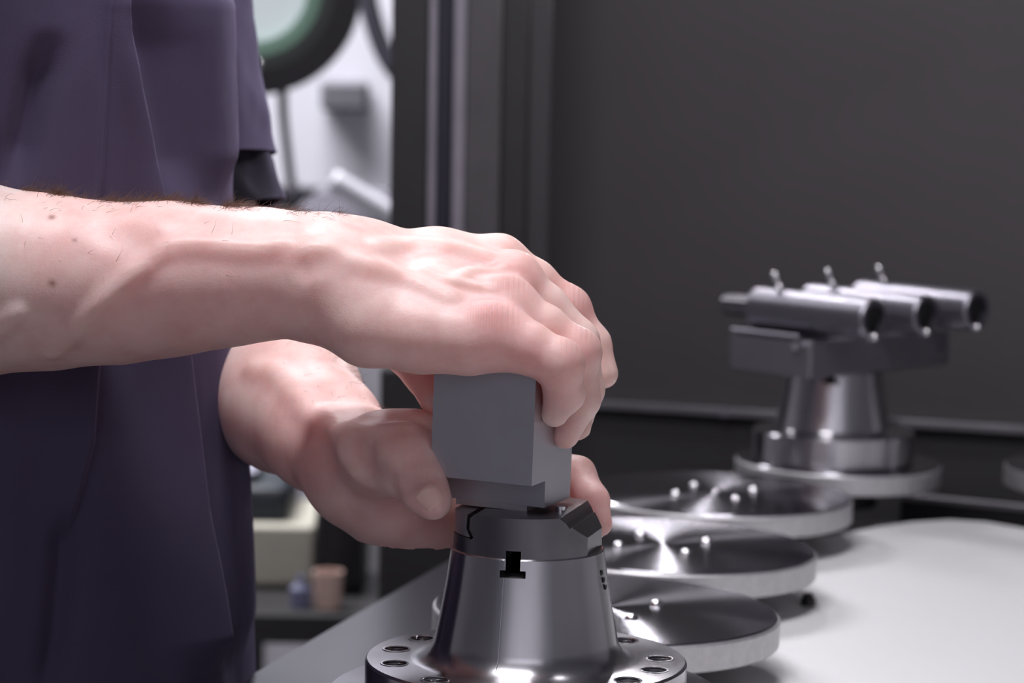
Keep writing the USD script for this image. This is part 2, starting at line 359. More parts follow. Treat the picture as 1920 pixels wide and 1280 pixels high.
# ------------------------------------------------------------------ pedestals
def make_pedestal(loc, rotz, label, RF=0.0733, H0=0.0156, bolts=True):
    p = thing('pedestal', label, 'pedestal', loc, rotz)
    HT = 0.0672           # flange thickness, overall height
    prof = [(0, 0), (RF - 0.001, 0), (RF, 0.001), (RF, H0 - 0.0010), (RF - 0.0010, H0)]
    for k in range(9):                 # fillet up into the cone
        a = k / 8 * math.radians(80)
        fr = 0.0115 if bolts else 0.004; prof.append((0.0415 + fr - fr * math.sin(a), H0 + fr * (1 - math.cos(a))))
    rb, zb = prof[-1]
    prof += [(rb + (0.0344 - rb) * 0.35, zb + (HT - zb) * 0.31), (rb + (0.0344 - rb) * 0.7, zb + (HT - zb) * 0.66), (0.0348, HT - 0.0007), (0.0342, HT), (0, HT)]
    body = lathe_m(prof, 160)
    holes = []
    for k, adeg in enumerate((143, 167, 195, 229, 40, 2, -20, -43, 272, 75, 108) if bolts else ()):
        a = math.radians(adeg - rotz); c = (0.0612 * math.cos(a), 0.0617 * math.sin(a))
        body = body - m3.Manifold.cylinder(0.0085, 0.0054, 0.0054, 32).translate((c[0], c[1], H0 - 0.0075))
        body = body - m3.Manifold.cylinder(0.0012, 0.0054, 0.0064, 32).translate((c[0], c[1], H0 - 0.0011))
        holes.append(c)
    body = body - m3.Manifold.cylinder(0.04, 0.024, 0.024, 64).translate((0, 0, HT - 0.03))
    # slot across the top and a fine split line down the cone
    ang = math.radians(-90 - 11 - rotz)
    slot = mbox(0.010, 0.05, -0.0033, 0.0033, HT - 0.0082, HT + 0.01) + mbox(0.010, 0.05, -0.0058, 0.0058, HT - 0.0082, HT - 0.0050)
    body = body - slot.rotate((0, 0, math.degrees(ang)))
    seam_a = math.degrees(ang) - 6.0
    if not bolts:
        part('body', tm(body), STEEL, p, 28); return p, HT
    groove = m3.Manifold.hull(mbox(0.0335, 0.036, -0.0003, 0.0003, HT - 0.0005, HT + 0.001) + mbox(0.0425, 0.052, -0.0003, 0.0003, H0 + 0.0045, H0 + 0.006)) - lathe_m([(0, 0), (rb, H0 + 0.004), (rb - 0.0004, zb), (0.0344, HT), (0, HT + 0.01)], 160)
    seam = mbox(0.0, 0.060, -0.0004, 0.0004, H0 + 0.003, HT + 0.001) - lathe_m([(0, 0), (0.0535 - 0.0006, 0), (0.0535 - 0.0006, H0 + 0.0002)] + [(q[0] - 0.0006, q[1]) for q in prof[6:-2]] + [(0.0336, HT + 0.002), (0, HT + 0.002)], 160)
    body = body - seam.rotate((0, 0, seam_a))
    part('body', tm(body), STEEL, p, 28)
    for k in range(3):
        zk = HT - 0.0092 - 0.0034 * k; rk = np.interp(zk, [zb, HT], [rb, 0.0344]) + 0.0001
        st = mbox(-0.0002, 0.0003, -0.0009, 0.0009, -0.0011, 0.0011) - mbox(-0.001, 0.001, -0.0004, 0.0004, -0.0006, 0.0006)
        part('engraved_mark', tm(st.translate((rk, 0, zk)).rotate((0, 0, -22 - rotz + 2.0 * k))), BLACKOX, p, False)
    for c in holes:
        scr = m3.Manifold.cylinder(0.0045, 0.0044, 0.0044, 24) - m3.Manifold.cylinder(0.004, 0.0024, 0.0024, 6).translate((0, 0, 0.002))
        part('socket_screw', tm(scr.translate((c[0], c[1], H0 - 0.0078))), BLACKOX, p, 30, label='dark socket screw sunk in the flange')
        part('hole_ring', tm(lathe_m([(0.0053, 0.0), (0.0066, 0.0), (0.0064, 0.0004), (0.0056, 0.0004)], 32).translate((c[0], c[1], H0 - 0.0001))), SCREW, p, 40)
    return p, HT
ped_front, PED_H = make_pedestal((ROW[0][0], ROW[0][1], DISC_Z), 0, 'conical steel pedestal with bolted flange under the clamp, in the foreground')
ROWTOP = DISC_Z + PED_H
GP = 'rear pedestals on small pallets'
ped_rear, _ = make_pedestal((ROW[4][0] - 0.004, ROW[4][1], DISC_Z), 40, 'blurred conical steel pedestal at the back carrying three tubes', 0.0585, 0.0225, False)
set_data(stage.GetPrimAtPath(ped_rear), group=GP)
copy(ped_rear, 'pedestal', (ROW[5][0], ROW[5][1], DISC_Z), 75, 'pedestal barely showing at the right edge of the picture', 'pedestal', GP)

# ------------------------------------------------------------------ clamp (vice) on the front pedestal
YAWC = -15.0
CH = 0.0180
p = thing('vice_clamp', 'dark ground steel clamp with chamfered jaw on top of the front pedestal', 'clamp', (ROW[0][0], ROW[0][1], ROWTOP), YAWC)
cyl = m3.Manifold.cylinder(CH, 0.0342, 0.0338, 128)
keep = prism([(-0.031, 0), (0.0312, 0), (0.0312, 0.0080), (0.0258, 0.0136), (0.0250, 0.0131), (0.0236, 0.0156), (0.0212, CH), (-0.031, CH)], 0.09)
bodyc = cyl ^ keep
slit_pl = [(-0.0175, 0.0190), (-0.0205, 0.0165), (-0.0209, 0.0110), (-0.0183, 0.0070)]
def thick(pl, w):
    from shapely.geometry import LineString
    return np.array(LineString(pl).buffer(w, cap_style=2, join_style=2).exterior.coords)[:-1]
slit = prism(thick(slit_pl, 0.0010), 0.09)
cut_left = prism([(-0.05, 0.0070), (-0.0183, 0.0070), (-0.0209, 0.0110), (-0.0205, 0.0165), (-0.0175, 0.0190), (-0.0175, 0.03), (-0.05, 0.03)], 0.09)
slot_c = mbox(-0.0034, 0.0034, -0.05, 0.05, -0.001, 0.0036).rotate((0, 0, 4))
main = bodyc - cut_left - slit - slot_c
part('clamp_body', tm(main), GROUND, p, 25)
jl = (m3.Manifold.cylinder(CH - 0.0076, 0.0333, 0.0333, 128).translate((0, 0, 0.0072)) ^ cut_left) - slit
jl = jl - mbox(-0.05, -0.0308, -0.05, 0.05, 0, 0.03)
part('jaw_insert', tm(jl), GROUND_LIGHT, p, 25, label='lighter steel jaw insert at the left')
part('clamp_screw', tm(m3.Manifold.cylinder(0.003, 0.0022, 0.0022, 20).translate((0.0165, -0.006, CH - 0.0008))), SCREW, p, 40)

# ------------------------------------------------------------------ workpiece block
YAWB = -22.0
W = 0.0487
Z0 = 0.1333
cx = at(939, 885, 0.0)[0]
p = thing('metal_block', 'matte grey aluminium block held by the upper hand, its stepped underside on the clamp', 'metal block', (cx, 0.0, Z0), YAWB)
h = W / 2
upper = [(-h, 0), (-h, 0.0502), (h, 0.0502), (h, -0.0122), (-h + 0.0165, -0.0122), (-h + 0.0165, 0)]   # (depth, z)
pr = prism(upper, W).rotate((0, 0, 90))
boss = mbox(-h + 0.0055, h - 0.0085, -h + 0.0172, h - 0.004, -0.0149, -0.0115)
blk = pr
bl = tm(blk)
Rl = trimesh.transformations.rotation_matrix(math.radians(1.4), [0, 1, 0], (0, 0, -0.0149))
Rl2 = trimesh.transformations.rotation_matrix(math.radians(-1.0), [1, 0, 0], (0, 0, -0.0149))
# chamfer: fine bevel by hulling is not possible on the stepped profile, so the edges get thin bright bevel strips
def xfm(m): m = m.copy(); m.apply_transform(Rl); return m
part('block_body', xfm(bl), ALU, p, False)
part('dovetail', xfm(tm(boss)), GROUND_LIGHT, p, False, label='narrow dovetail foot under the block')

# ------------------------------------------------------------------ rear fixture with three tubes
YF = -47.0
fz = ROWTOP
nc = at(1512, 690, 0.0)
px_ = np.array([ROW[4][0] - 0.004, ROW[4][1]])
p = thing('tube_fixture', 'blurred rectangular fixture block under the three tubes on the rear pedestal', 'fixture', (px_[0] + 0.010, px_[1], fz), YF)
part('fixture_block', box(-0.046, 0.030, -0.078, 0.078, 0.0, 0.026, 0.0012), FIXTURE, p, False)
part('top_ridge', box(-0.046, 0.018, -0.0785, 0.0785, 0.0262, 0.0300, 0.0010), TUBE, p, False)
s = m3.Manifold.cylinder(0.004, 0.0030, 0.0030, 20)
part('fixture_screw', tm(s.rotate((90, 0, 0)).translate((0.020, -0.079, 0.0225))), SCREW, p, 40)
ca, sa = math.cos(math.radians(YF)), math.sin(math.radians(YF))
tlabels = ['nearest and leftmost of the three steel tubes on the rear fixture', 'middle one of the three steel tubes on the rear fixture', 'farthest and rightmost of the three steel tubes on the rear fixture']
def make_tube(loc):
    q = thing('steel_tube', tlabels[0], 'tube', loc, YF)
    rot = lambda m: m.rotate((0, 90, 0))
    outer = rot(m3.Manifold.revolve(m3.CrossSection([np.array([(0, -0.052), (0.0132, -0.052), (0.0145, -0.0505), (0.0145, 0.0545), (0.0136, 0.0560), (0.0105, 0.0560), (0.0105, 0.047), (0, 0.047)])]), 64))
    part('barrel', tm(outer), TUBE, q, 30)
    part('shank', tm(rot(m3.Manifold.cylinder(0.030, 0.0075, 0.0085, 40).translate((0, 0, -0.0815)))), GROUND, q, 30)
    part('bore_shade', tm(rot(m3.Manifold.cylinder(0.001, 0.0104, 0.0104, 40).translate((0, 0, 0.0475)))), RECESS_SHADE, q, 30)  # black disc on the recess floor stands in for the shade of a bore
    lv = m3.Manifold.cylinder(0.014, 0.0022, 0.0022, 20)
    lv = lv + m3.Manifold.sphere(0.0031, 20).translate((0, 0, 0.0135)) + m3.Manifold.sphere(0.0030, 20).translate((0, 0, 0.004))
    part('clamp_lever', tm(lv.rotate((0, -28, 0)).translate((-0.026, -0.004, 0.0125))), SCREW, q, 40, label='small slanted shiny clamp lever')
    part('end_screw', tm((m3.Manifold.cylinder(0.004, 0.0030, 0.0028, 20) + m3.Manifold.sphere(0.0026, 16).translate((0, 0, 0.004))).rotate((0, 90, 0)).translate((0.0555, -0.004, -0.0115))), SCREW, q, 40)
    return q
def tube_loc(k):
    v = (k - 1) * 0.0575 - 0.004; u = 0.017
    return (px_[0] + 0.010 + ca * u - sa * v, px_[1] + sa * u + ca * v, fz + 0.0300 + 0.0143)
t0 = make_tube(tube_loc(0))
for k in (1, 2):
    copy(t0, 'steel_tube', tube_loc(k), YF, tlabels[k], 'tube', 'steel tubes on the rear fixture')
set_data(stage.GetPrimAtPath(t0), group='steel tubes on the rear fixture')

# ------------------------------------------------------------------ signed distance modelling of the arms
FAR = np.float32(0.06)
def cap(P, a, b, ra, rb):
    a = np.asarray(a, np.float32); b = np.asarray(b, np.float32); ab = b - a
    if len(P) > 64:                                     # a far-off capsule cannot matter to a compact block of points
        lo, hi = P.min(0), P.max(0); c = (lo + hi) / 2; rad = float(np.linalg.norm(hi - lo)) / 2
        t = min(max(float((c - a) @ ab) / max(float(ab @ ab), 1e-12), 0), 1)
        far = float(np.linalg.norm(c - a - t * ab)) - max(ra, rb) - rad
        if far > FAR: return np.full(len(P), far, np.float32)
    q = P - a
    t = np.clip((q @ ab) / max(float(ab @ ab), 1e-12), 0, 1)
    q -= t[:, None] * ab
    return np.sqrt((q * q).sum(1)) - (ra + (rb - ra) * t)

def smin(a, b, k):
    h = np.maximum(k - np.abs(a - b), 0) / k
    return np.minimum(a, b) - h * h * k * 0.25

def smax(a, b, k): return -smin(-a, -b, k)

def chain(P, pts, k=0.004):
    d = None
    for (a, ra), (b, rb) in zip(pts[:-1], pts[1:]):
        e = cap(P, a, b, ra, rb)
        d = e if d is None else smin(d, e, k)
    return d

class Shape:
    """palm chains blended together, fingers each blended with the palm only, then relief"""
    def __init__(s, base, fingers, kbase=0.012, kfinger=0.008):
        s.base, s.fingers, s.kb, s.kf, s.relief = base, fingers, kbase, kfinger, []
    def core(s, P):
        d = None
        for c in s.base:
            e = chain(P, c, 0.010)
            d = e if d is None else smin(d, e, s.kb)
        out = None
        for c, kf in s.fingers:
            e = smin(d, chain(P, c, 0.0035), kf)
            out = e if out is None else smin(out, e, 0.0008)
        return d if out is None else smin(out, d, 0.0005)
    def __call__(s, P, relief=True):
        d = s.core(P)
        if relief:
            for kind, pts, k in s.relief:
                e = chain(P, pts, 0.002) if len(pts) > 1 else np.sqrt(((P - np.asarray(pts[0][0], np.float32)) ** 2).sum(1)) - pts[0][1]
                d = smin(d, e, k) if kind == '+' else smax(d, -e, k)
        return d
    def hit(s, px, py, relief=False):
        """where the line of sight through a place of the frame meets the surface; and the normal"""
        D = FWD + RT * ((px - 960) / FPX) + UP * ((640 - py) / FPX); D /= np.linalg.norm(D)
        t = 1.0
        for _ in range(90):
            Q = (EYE + D * t)[None].astype(np.float32); d = float(s(Q, relief)[0]); t += d * 0.9
            if abs(d) < 5e-5: break
            if t > 2.2: return None, None
        Q = EYE + D * t; e = 0.0006
        g = np.array([float(s((Q + e * np.eye(3)[i])[None].astype(np.float32), relief)[0] - s((Q - e * np.eye(3)[i])[None].astype(np.float32), relief)[0]) for i in range(3)])
        return Q, g / np.linalg.norm(g)

from concurrent.futures import ThreadPoolExecutor
POOL = ThreadPoolExecutor(4)
def many(f, P):
    return np.concatenate(list(POOL.map(lambda i: f(P[i:i + 4000].astype(np.float32)), range(0, len(P), 4000))))

def surface(f, lo, hi, h):
    """surface nets of f < 0, evaluated only near the surface"""
    lo = np.array(lo, float); n = (np.ceil((np.array(hi) - lo) / h / 8).astype(int)) * 8 + 1
    B = 8
    nb = (n - 1) // B
    cg = np.stack(np.meshgrid(*[np.arange(k) for k in nb], indexing='ij'), -1).reshape(-1, 3)
    cen = (lo + (cg * B + B / 2) * h).astype(np.float32)
    dc = many(f, cen)
    near = np.abs(dc) < h * B * 0.87 * 1.2 + 0.001
    D = np.empty(n, np.float32)
    Dc = dc.reshape(nb)
    up = np.repeat(np.repeat(np.repeat(Dc, B, 0), B, 1), B, 2)
    D[:-1, :-1, :-1] = up; D[-1] = D[-2]; D[:, -1] = D[:, -2]; D[:, :, -1] = D[:, :, -2]
    off = np.stack(np.meshgrid(*[np.arange(B + 1)] * 3, indexing='ij'), -1).reshape(-1, 3)
    cn = cg[near] * B
    def block(i):
        idx = (cn[i:i + 8, None] + off[None]).reshape(-1, 3)
        D[idx[:, 0], idx[:, 1], idx[:, 2]] = f((lo + idx * h).astype(np.float32))
    list(POOL.map(block, range(0, len(cn), 8)))
    S = D < 0
    c = [S[i:n[0] - 1 + i, j:n[1] - 1 + j, k:n[2] - 1 + k] for i in (0, 1) for j in (0, 1) for k in (0, 1)]
    cnt = sum(x.astype(np.int8) for x in c)
    act = np.argwhere((cnt > 0) & (cnt < 8))
    idm = -np.ones(n - 1, np.int32); idm[act[:, 0], act[:, 1], act[:, 2]] = np.arange(len(act))
    acc = np.zeros((len(act), 3)); num = np.zeros(len(act))
    cor = np.array([(i, j, k) for i in (0, 1) for j in (0, 1) for k in (0, 1)])
    val = np.stack([D[act[:, 0] + q[0], act[:, 1] + q[1], act[:, 2] + q[2]] for q in cor], 1)
    for a in range(8):
        for b in range(a + 1, 8):
            if np.abs(cor[a] - cor[b]).sum() != 1: continue
            x = (val[:, a] < 0) != (val[:, b] < 0)
            t = val[:, a] / np.where(x, val[:, a] - val[:, b], 1)
            acc[x] += cor[a] + t[x, None] * (cor[b] - cor[a]); num[x] += 1
    V = lo + (act + acc / num[:, None]) * h
    F = []
    for ax in range(3):
        sl0 = [slice(None)] * 3; sl1 = [slice(None)] * 3
        sl0[ax] = slice(0, -1); sl1[ax] = slice(1, None)
        a_, b_ = S[tuple(sl0)], S[tuple(sl1)]
        e = np.argwhere(a_ != b_)
        o1, o2 = (ax + 1) % 3, (ax + 2) % 3
        e = e[(e[:, o1] > 0) & (e[:, o2] > 0) & (e[:, o1] < n[o1] - 1) & (e[:, o2] < n[o2] - 1)]
        def cell(d1, d2):
            q = e.copy(); q[:, o1] -= d1; q[:, o2] -= d2
            return idm[q[:, 0], q[:, 1], q[:, 2]]
        quad = np.stack([cell(1, 1), cell(0, 1), cell(0, 0), cell(1, 0)], 1)
        fl = ~S[tuple(sl0)][e[:, 0], e[:, 1], e[:, 2]]
        quad[fl] = quad[fl][:, ::-1]
        F.append(quad)
    F = np.vstack(F); F = F[(F >= 0).all(1)]
    T = np.vstack([F[:, [0, 1, 2]], F[:, [0, 2, 3]]])
    d = many(f, V); e = h * 0.5                          # pull the vertices onto the surface
    g = np.stack([many(f, V + e * np.eye(3)[a]) - d for a in range(3)], 1)
    g /= np.linalg.norm(g, axis=1, keepdims=True) + 1e-9
    V = V - g * np.clip(d, -h, h)[:, None] * 0.9
    return V, T, g

def J(px, py, Ymm, rmm): return (at(px, py, Ymm / 1000.0), rmm / 1000.0)

# --- upper hand: right arm reaching in from the left, palm on the block
ELB_R = (np.array([-0.395, 0.045, 0.205]), 0.046)
R_base = [
    [ELB_R, J(-60, 524, 18, 42.5), J(90, 529, 14, 37.5), J(220, 531, 8, 34.0), J(330, 523, 4, 32.0), J(440, 520, 0, 28.0), J(540, 516, -2, 25.0), J(620, 525, -3, 24.5)],
    [J(90, 524, 34, 30), J(330, 512, 20, 25.5), J(500, 492, 16, 20.5), J(640, 492, 18, 17.5)],
    [J(620, 555, -12, 20), J(690, 612, -22, 15.5), J(790, 628, -26, 14.5), J(880, 636, -29, 13.2), J(940, 634, -30, 12.6)],      # ulnar edge
    [J(620, 535, -8, 20), J(680, 560, -12, 16), J(820, 566, -10, 14), J(950, 582, -10, 13.2)],
    [J(620, 510, 4, 20), J(670, 515, 6, 16), J(820, 518, 12, 14.5), J(958, 530, 13, 13.2)],
    [J(620, 490, 14, 18), J(690, 488, 20, 14.8), J(820, 488, 32, 12.8), J(935, 493, 38, 12.4)],
    [J(660, 540, 20, 18), J(740, 600, 24, 16), J(880, 612, 14, 14)],                                                               # palm and thenar
]
R_fing = [
    ([J(935, 634, -30, 12.6), J(990, 652, -34, 11.2), J(1047, 683, -36, 9.9), J(1058, 737, -29, 8.6), J(1040, 774, -23, 6.2)], 0.007),
    ([J(950, 582, -10, 13.2), J(1020, 617, -13, 10.6), J(1083, 664, -15, 9.6), J(1089, 750, -9, 8.3), J(1060, 815, -5, 6.3)], 0.006),
    ([J(958, 530, 13, 13.2), J(1020, 578, 13, 10.8), J(1082, 640, 12, 9.8), J(1097, 730, 14, 8.4), J(1082, 800, 11, 6.2)], 0.006),
    ([J(935, 493, 38, 12.4), J(1000, 530, 41, 10.6), J(1063, 581, 43, 9.8), J(1110, 645, 41, 8.5), J(1131, 700, 37, 7.0)], 0.006),
    ([J(690, 560, 30, 16), J(745, 640, 40, 11.5), J(796, 700, 29, 9.4), J(816, 748, 19, 7.4)], 0.010),
]
RH = Shape(R_base, R_fing)
def dense(pts, n): return [tuple(q) for q in spline([(a, b, 0) for a, b in pts], n)[:, :2]]
def vein(shape, pts, r, depth, k, kind='+'):
    out = []
    pts = dense(pts, 2 * len(pts)) if len(pts) > 3 else pts
    for i, (x, y) in enumerate(pts):
        q, nn = shape.hit(x, y)
        if q is not None:
            t = math.sin(math.pi * min(max((i + 0.5) / len(pts), 0), 1))
            out.append((q - nn * depth, r * (0.65 + 0.35 * t)))
    if len(out) > 2:
        c = np.array([o[0] for o in out]); c = np.stack([ndimage.gaussian_filter1d(c[:, a], 1.6, mode='nearest') for a in range(3)], 1)
        shape.relief.append((kind, [(a, o[1]) for a, o in zip(c, out)], k))
vein(RH, dense([(300, 465), (283, 482), (235, 528), (188, 574), (135, 628), (95, 668)], 14), 0.0030, 0.0013, 0.006)
vein(RH, dense([(540, 455), (420, 462), (340, 458), (296, 470)], 10), 0.0030, 0.0020, 0.007)
vein(RH, dense([(40, 585), (-10, 620), (-40, 640)], 6), 0.0028, 0.0018, 0.006)
vein(RH, dense([(610, 486), (660, 490), (743, 512), (812, 542), (850, 560)], 14), 0.0024, 0.0018, 0.007)
vein(RH, dense([(780, 505), (815, 517), (848, 527), (880, 508), (915, 508), (950, 500)], 14), 0.0014, 0.0010, 0.0035)
vein(RH, dense([(848, 528), (890, 535), (930, 543)], 8), 0.0012, 0.0008, 0.003)
vein(RH, dense([(700, 462), (780, 455), (860, 462), (925, 478)], 12), 0.0020, 0.0018, 0.007)
q, nn = RH.hit(590, 470); RH.relief.append(('+', [(q - nn * 0.0072, 0.0088)], 0.010))                      # ulnar head
for (x, y, r, dpt) in ((930, 588, .011, .0126), (957, 528, .011, .0126), (972, 492, .010, .0116), (1074, 650, .0078, .0086), (1102, 628, .0072, .0080), (1088, 556, .0076, .0084)):
    q, nn = RH.hit(x, y)
    if q is not None: RH.relief.append(('+', [(q - nn * dpt, r)], 0.0075))                                     # knuckles
def groove(shape, pts, r, lift, k):
    out = []
    for x, y in pts:
        q, nn = shape.hit(x, y, True)
        if q is not None: out.append((q + nn * lift, r))
    if len(out) > 1: shape.relief.append(('-', out, k))
groove(RH, dense([(205, 436), (245, 450), (290, 464)], 8), 0.012, 0.0139, 0.008)
groove(RH, [(575, 500), (600, 492), (620, 487)], 0.006, 0.0050, 0.006)
R_lo, R_hi = (-0.265, -0.062, 0.105), (0.066, 0.078, 0.275)

# --- lower hand: left arm coming from behind the shirt, thumb towards the camera
ELB_L = J(385, 585, 300, 46)
L_base = [
    [ELB_L, J(470, 690, 215, 41), J(540, 748, 140, 35.5), J(608, 812, 92, 27.5), J(660, 862, 62, 21.5), J(700, 884, 56, 18)],
    [J(650, 856, 66, 18), J(700, 850, 62, 15), J(780, 852, 62, 13.0), J(862, 862, 60, 12)],                 # index ray
    [J(670, 880, 62, 20), J(760, 910, 64, 15), J(855, 912, 62, 13)],
    [J(675, 900, 60, 18), J(750, 950, 60, 15), J(838, 968, 58, 12.5)],
    [J(680, 915, 56, 17), J(740, 970, 52, 15.5), J(818, 993, 46, 12.5)],
    [J(700, 900, 46, 17), J(770, 950, 38, 15), J(840, 980, 42, 11)],                                         # heel of the palm
    [J(675, 856, 48, 17), J(718, 852, 20, 16.0), J(762, 868, -4, 14.0)],                                     # ball of the thumb
    [J(720, 848, 26, 14.5), J(785, 826, 16, 11.0), J(830, 826, 30, 10)],                                                              # web
]
L_fing = [  # thumb first
    ([J(718, 852, 20, 16), J(764, 868, -5, 13.8), J(786, 900, -13, 11.2), J(797, 920, -16, 10.2), J(812, 939, -18, 8.4)], 0.008),
    ([J(862, 862, 60, 12), J(1005, 868, 66, 9.4), J(1084, 888, 52, 7.8), J(1113, 938, 40, 7.0), J(1125, 982, 33, 5.8)], 0.006),
    ([J(855, 912, 62, 13), J(1010, 925, 70, 9.6), J(1080, 945, 54, 8.0), J(1112, 988, 40, 6.4)], 0.006),
    ([J(838, 968, 58, 12.5), J(985, 985, 68, 9.4), J(1065, 996, 54, 8.0), J(1092, 1008, 44, 6.6)], 0.006),
    ([J(818, 993, 46, 12.5), J(905, 1012, 56, 9.0), J(960, 1010, 56, 7.6), J(985, 1012, 50, 6.4)], 0.006),
]
LH = Shape(L_base, L_fing, 0.013, 0.008)
vein(LH, dense([(640, 800), (680, 812), (720, 806), (775, 800)], 10), 0.0030, 0.0020, 0.006)
vein(LH, dense([(610, 770), (640, 830), (668, 880)], 10), 0.0028, 0.0023, 0.009)
vein(LH, dense([(470, 690), (520, 700), (570, 760), (600, 800)], 10), 0.0026, 0.0020, 0.009)
groove(LH, dense([(755, 912), (775, 899), (798, 892), (822, 893)], 12), 0.0024, 0.0019, 0.0016)
groove(LH, dense([(762, 923), (785, 908), (815, 902)], 10), 0.0024, 0.0021, 0.0016)
groove(LH, dense([(660, 850), (690, 880), (720, 900)], 6), 0.008, 0.0062, 0.008)
L_lo, L_hi = at(430, 1080, 0.0) * [1, 0, 1] + np.array([0.0, -0.03, 0.0]), (0.055, 0.33, 0.275)
L_lo = (-0.172, -0.044, 0.092)

def flush_of(V, pts):
    f = np.zeros(len(V))
    for c, r, a in pts: f = np.maximum(f, a * np.exp(-((V - c) ** 2).sum(1) / (2 * r * r)))
    return f
def spot(shape, x, y, r, a):
    q, nn = shape.hit(x, y); return (q, r, a) if q is not None else (np.array([9., 9, 9]), r, a)

def person():
    p = thing('person', 'person in dark purple short-sleeved work shirt, setting a metal block with both hands', 'person', (-0.262, 0.18, FLOOR_Z), 0)
    base = np.array([-0.262, 0.18, FLOOR_Z])
    VR, TR, _ = surface(RH, R_lo, R_hi, 0.0013)
    VL, TL, _ = surface(LH, L_lo, L_hi, 0.0015)
    # rest of the body, coarse: upper arms, chest, hips (inside the clothes)
    S_R, S_L = np.array([-0.30, 0.02, 0.50]), np.array([-0.29, 0.345, 0.50])
    def core(P):
        d = cap(P, (-0.27, 0.185, -0.25), (-0.28, 0.18, 0.40), 0.088, 0.088)
        d = smin(d, cap(P, S_R, S_L, 0.055, 0.055), 0.05)
        d = smin(d, cap(P, (-0.28, 0.18, 0.5), (-0.275, 0.18, 0.64), 0.055, 0.05), 0.05)
        d = smin(d, chain(P, [(S_R, 0.052), ELB_R, J(-60, 522, 18, 43.5)], 0.02), 0.02)
        d = smin(d, chain(P, [(S_L, 0.052), ELB_L], 0.02), 0.02)
        for y in (0.09, 0.27): d = smin(d, cap(P, (-0.27, y, -0.25), (-0.28, y, -0.87), 0.07, 0.045), 0.04)
        return d
    VC, TC, _ = surface(core, (-0.46, -0.06, -0.95), (-0.13, 0.43, 0.72), 0.009)
    keepR = VR[:, 0] > -9
    V = np.vstack([VR, VL, VC]); T = np.vstack([TR, TL + len(VR), TC + len(VR) + len(VL)])
    spots = [spot(RH, 925, 585, .012, .75), spot(RH, 955, 528, .010, .45), spot(RH, 968, 490, .010, .35), spot(RH, 1075, 655, .009, .45), spot(RH, 1100, 632, .009, .5),
             spot(RH, 1090, 558, .010, .5), spot(RH, 960, 640, .022, .35), spot(RH, 330, 560, .04, .25), spot(RH, 1040, 740, .012, .45), spot(RH, 1060, 820, .010, .4),
             spot(LH, 800, 945, .011, .6), spot(LH, 790, 900, .010, .5), spot(LH, 740, 860, .02, .25), spot(LH, 1120, 920, .016, .5), spot(LH, 1145, 990, .012, .55),
             spot(LH, 780, 1000, .03, .35), spot(LH, 560, 850, .03, .3)]
    fl = flush_of(V, spots)
    mo = flush_of(V, [spot(RH, 97, 407, .0012, 1.0), spot(RH, 98, 531, .0011, .9), spot(RH, 140, 450, .0007, .7)])
    wr = flush_of(V, [spot(RH, 926, 588, .0052, 1.0), spot(RH, 952, 526, .0048, .9), spot(RH, 1075, 650, .004, .7), spot(RH, 1103, 628, .004, .7), spot(RH, 1090, 556, .004, .7), spot(LH, 788, 900, .005, .7)])
    path = numbered(p + '/body')
    pr = usdkit.mesh(stage, path, trimesh.Trimesh(V - base, T, process=False), SKIN, smooth=True)
    for nm, a in (('flush', fl), ('mole', mo), ('wrinkle', wr)):
        UsdGeom.PrimvarsAPI(pr).CreatePrimvar(nm, Sdf.ValueTypeNames.FloatArray, 'vertex').Set(Vt.FloatArray.FromNumpy(a.astype(np.float32)))
    # hair on the forearms
    rng = np.random.default_rng(5)
    def hairs(shape, V, T, root, tip, width, name, n, want, length):
        m = trimesh.Trimesh(V, T, process=False)
        N = m.vertex_normals
        w = want(V, N) * np.clip(meshkit.noise(V * 140, 3) - 0.30, 0.02, 1) ** 1.5; w = w / w.sum()
        ids = rng.choice(len(V), n, p=w)
        axis = tip - root; axis /= np.linalg.norm(axis)
        pts, cnt, wid = [], [], []
        for i in ids:
            nn = N[i]; L = length * rng.uniform(0.35, 1.25)
            dirn = axis * rng.uniform(0.5, 1.1) + nn * rng.uniform(0.05, 0.75) + rng.normal(0, 0.42, 3)
            dirn /= np.linalg.norm(dirn)
            bend = -nn * rng.uniform(0.1, 0.45) + rng.normal(0, 0.12, 3)
            for t in np.linspace(0, 1, 5):
                pts.append(V[i] - nn * 0.0003 + dirn * L * t + bend * L * t * t - base); wid.append(width * (1 - 0.75 * t))
            cnt.append(5)
        c = UsdGeom.BasisCurves.Define(stage, path + '/' + name)
        c.CreateTypeAttr('linear'); c.CreateCurveVertexCountsAttr(cnt)
        c.CreatePointsAttr(Vt.Vec3fArray.FromNumpy(np.array(pts, np.float32))); c.CreateWidthsAttr(Vt.FloatArray.FromNumpy(np.array(wid, np.float32)))
        c.SetWidthsInterpolation('vertex')
        UsdShade.MaterialBindingAPI.Apply(c.GetPrim()).Bind(HAIRM)
        set_data(c.GetPrim(), name.replace('_', ' ') + ', fine and brown', None, None, 'stuff')
    hairs(RH, VR, TR, np.array([-0.24, 0.02, 0.22]), np.array([-0.08, 0.0, 0.225]), 0.00014, 'forearm_hair', 2300,
          lambda V, N: (np.exp(-(np.abs(N @ FWD + 0.10) / 0.13) ** 2) + 0.004) * np.clip(N[:, 2], 0, 1) * np.clip((-0.075 - V[:, 0]) / 0.05, 0.0, 1) * (V[:, 0] > -0.262), 0.0085)
    hairs(LH, VL, TL, np.array([-0.10, 0.15, 0.18]), np.array([-0.07, 0.06, 0.13]), 0.00014, 'far_forearm_hair', 700,
          lambda V, N: np.clip(N[:, 2] * 0.6 + N[:, 0] * 0.8 - 0.45, 0, 1) * ((V[:, 0] < -0.055) & (V[:, 1] > 0.05)), 0.008)
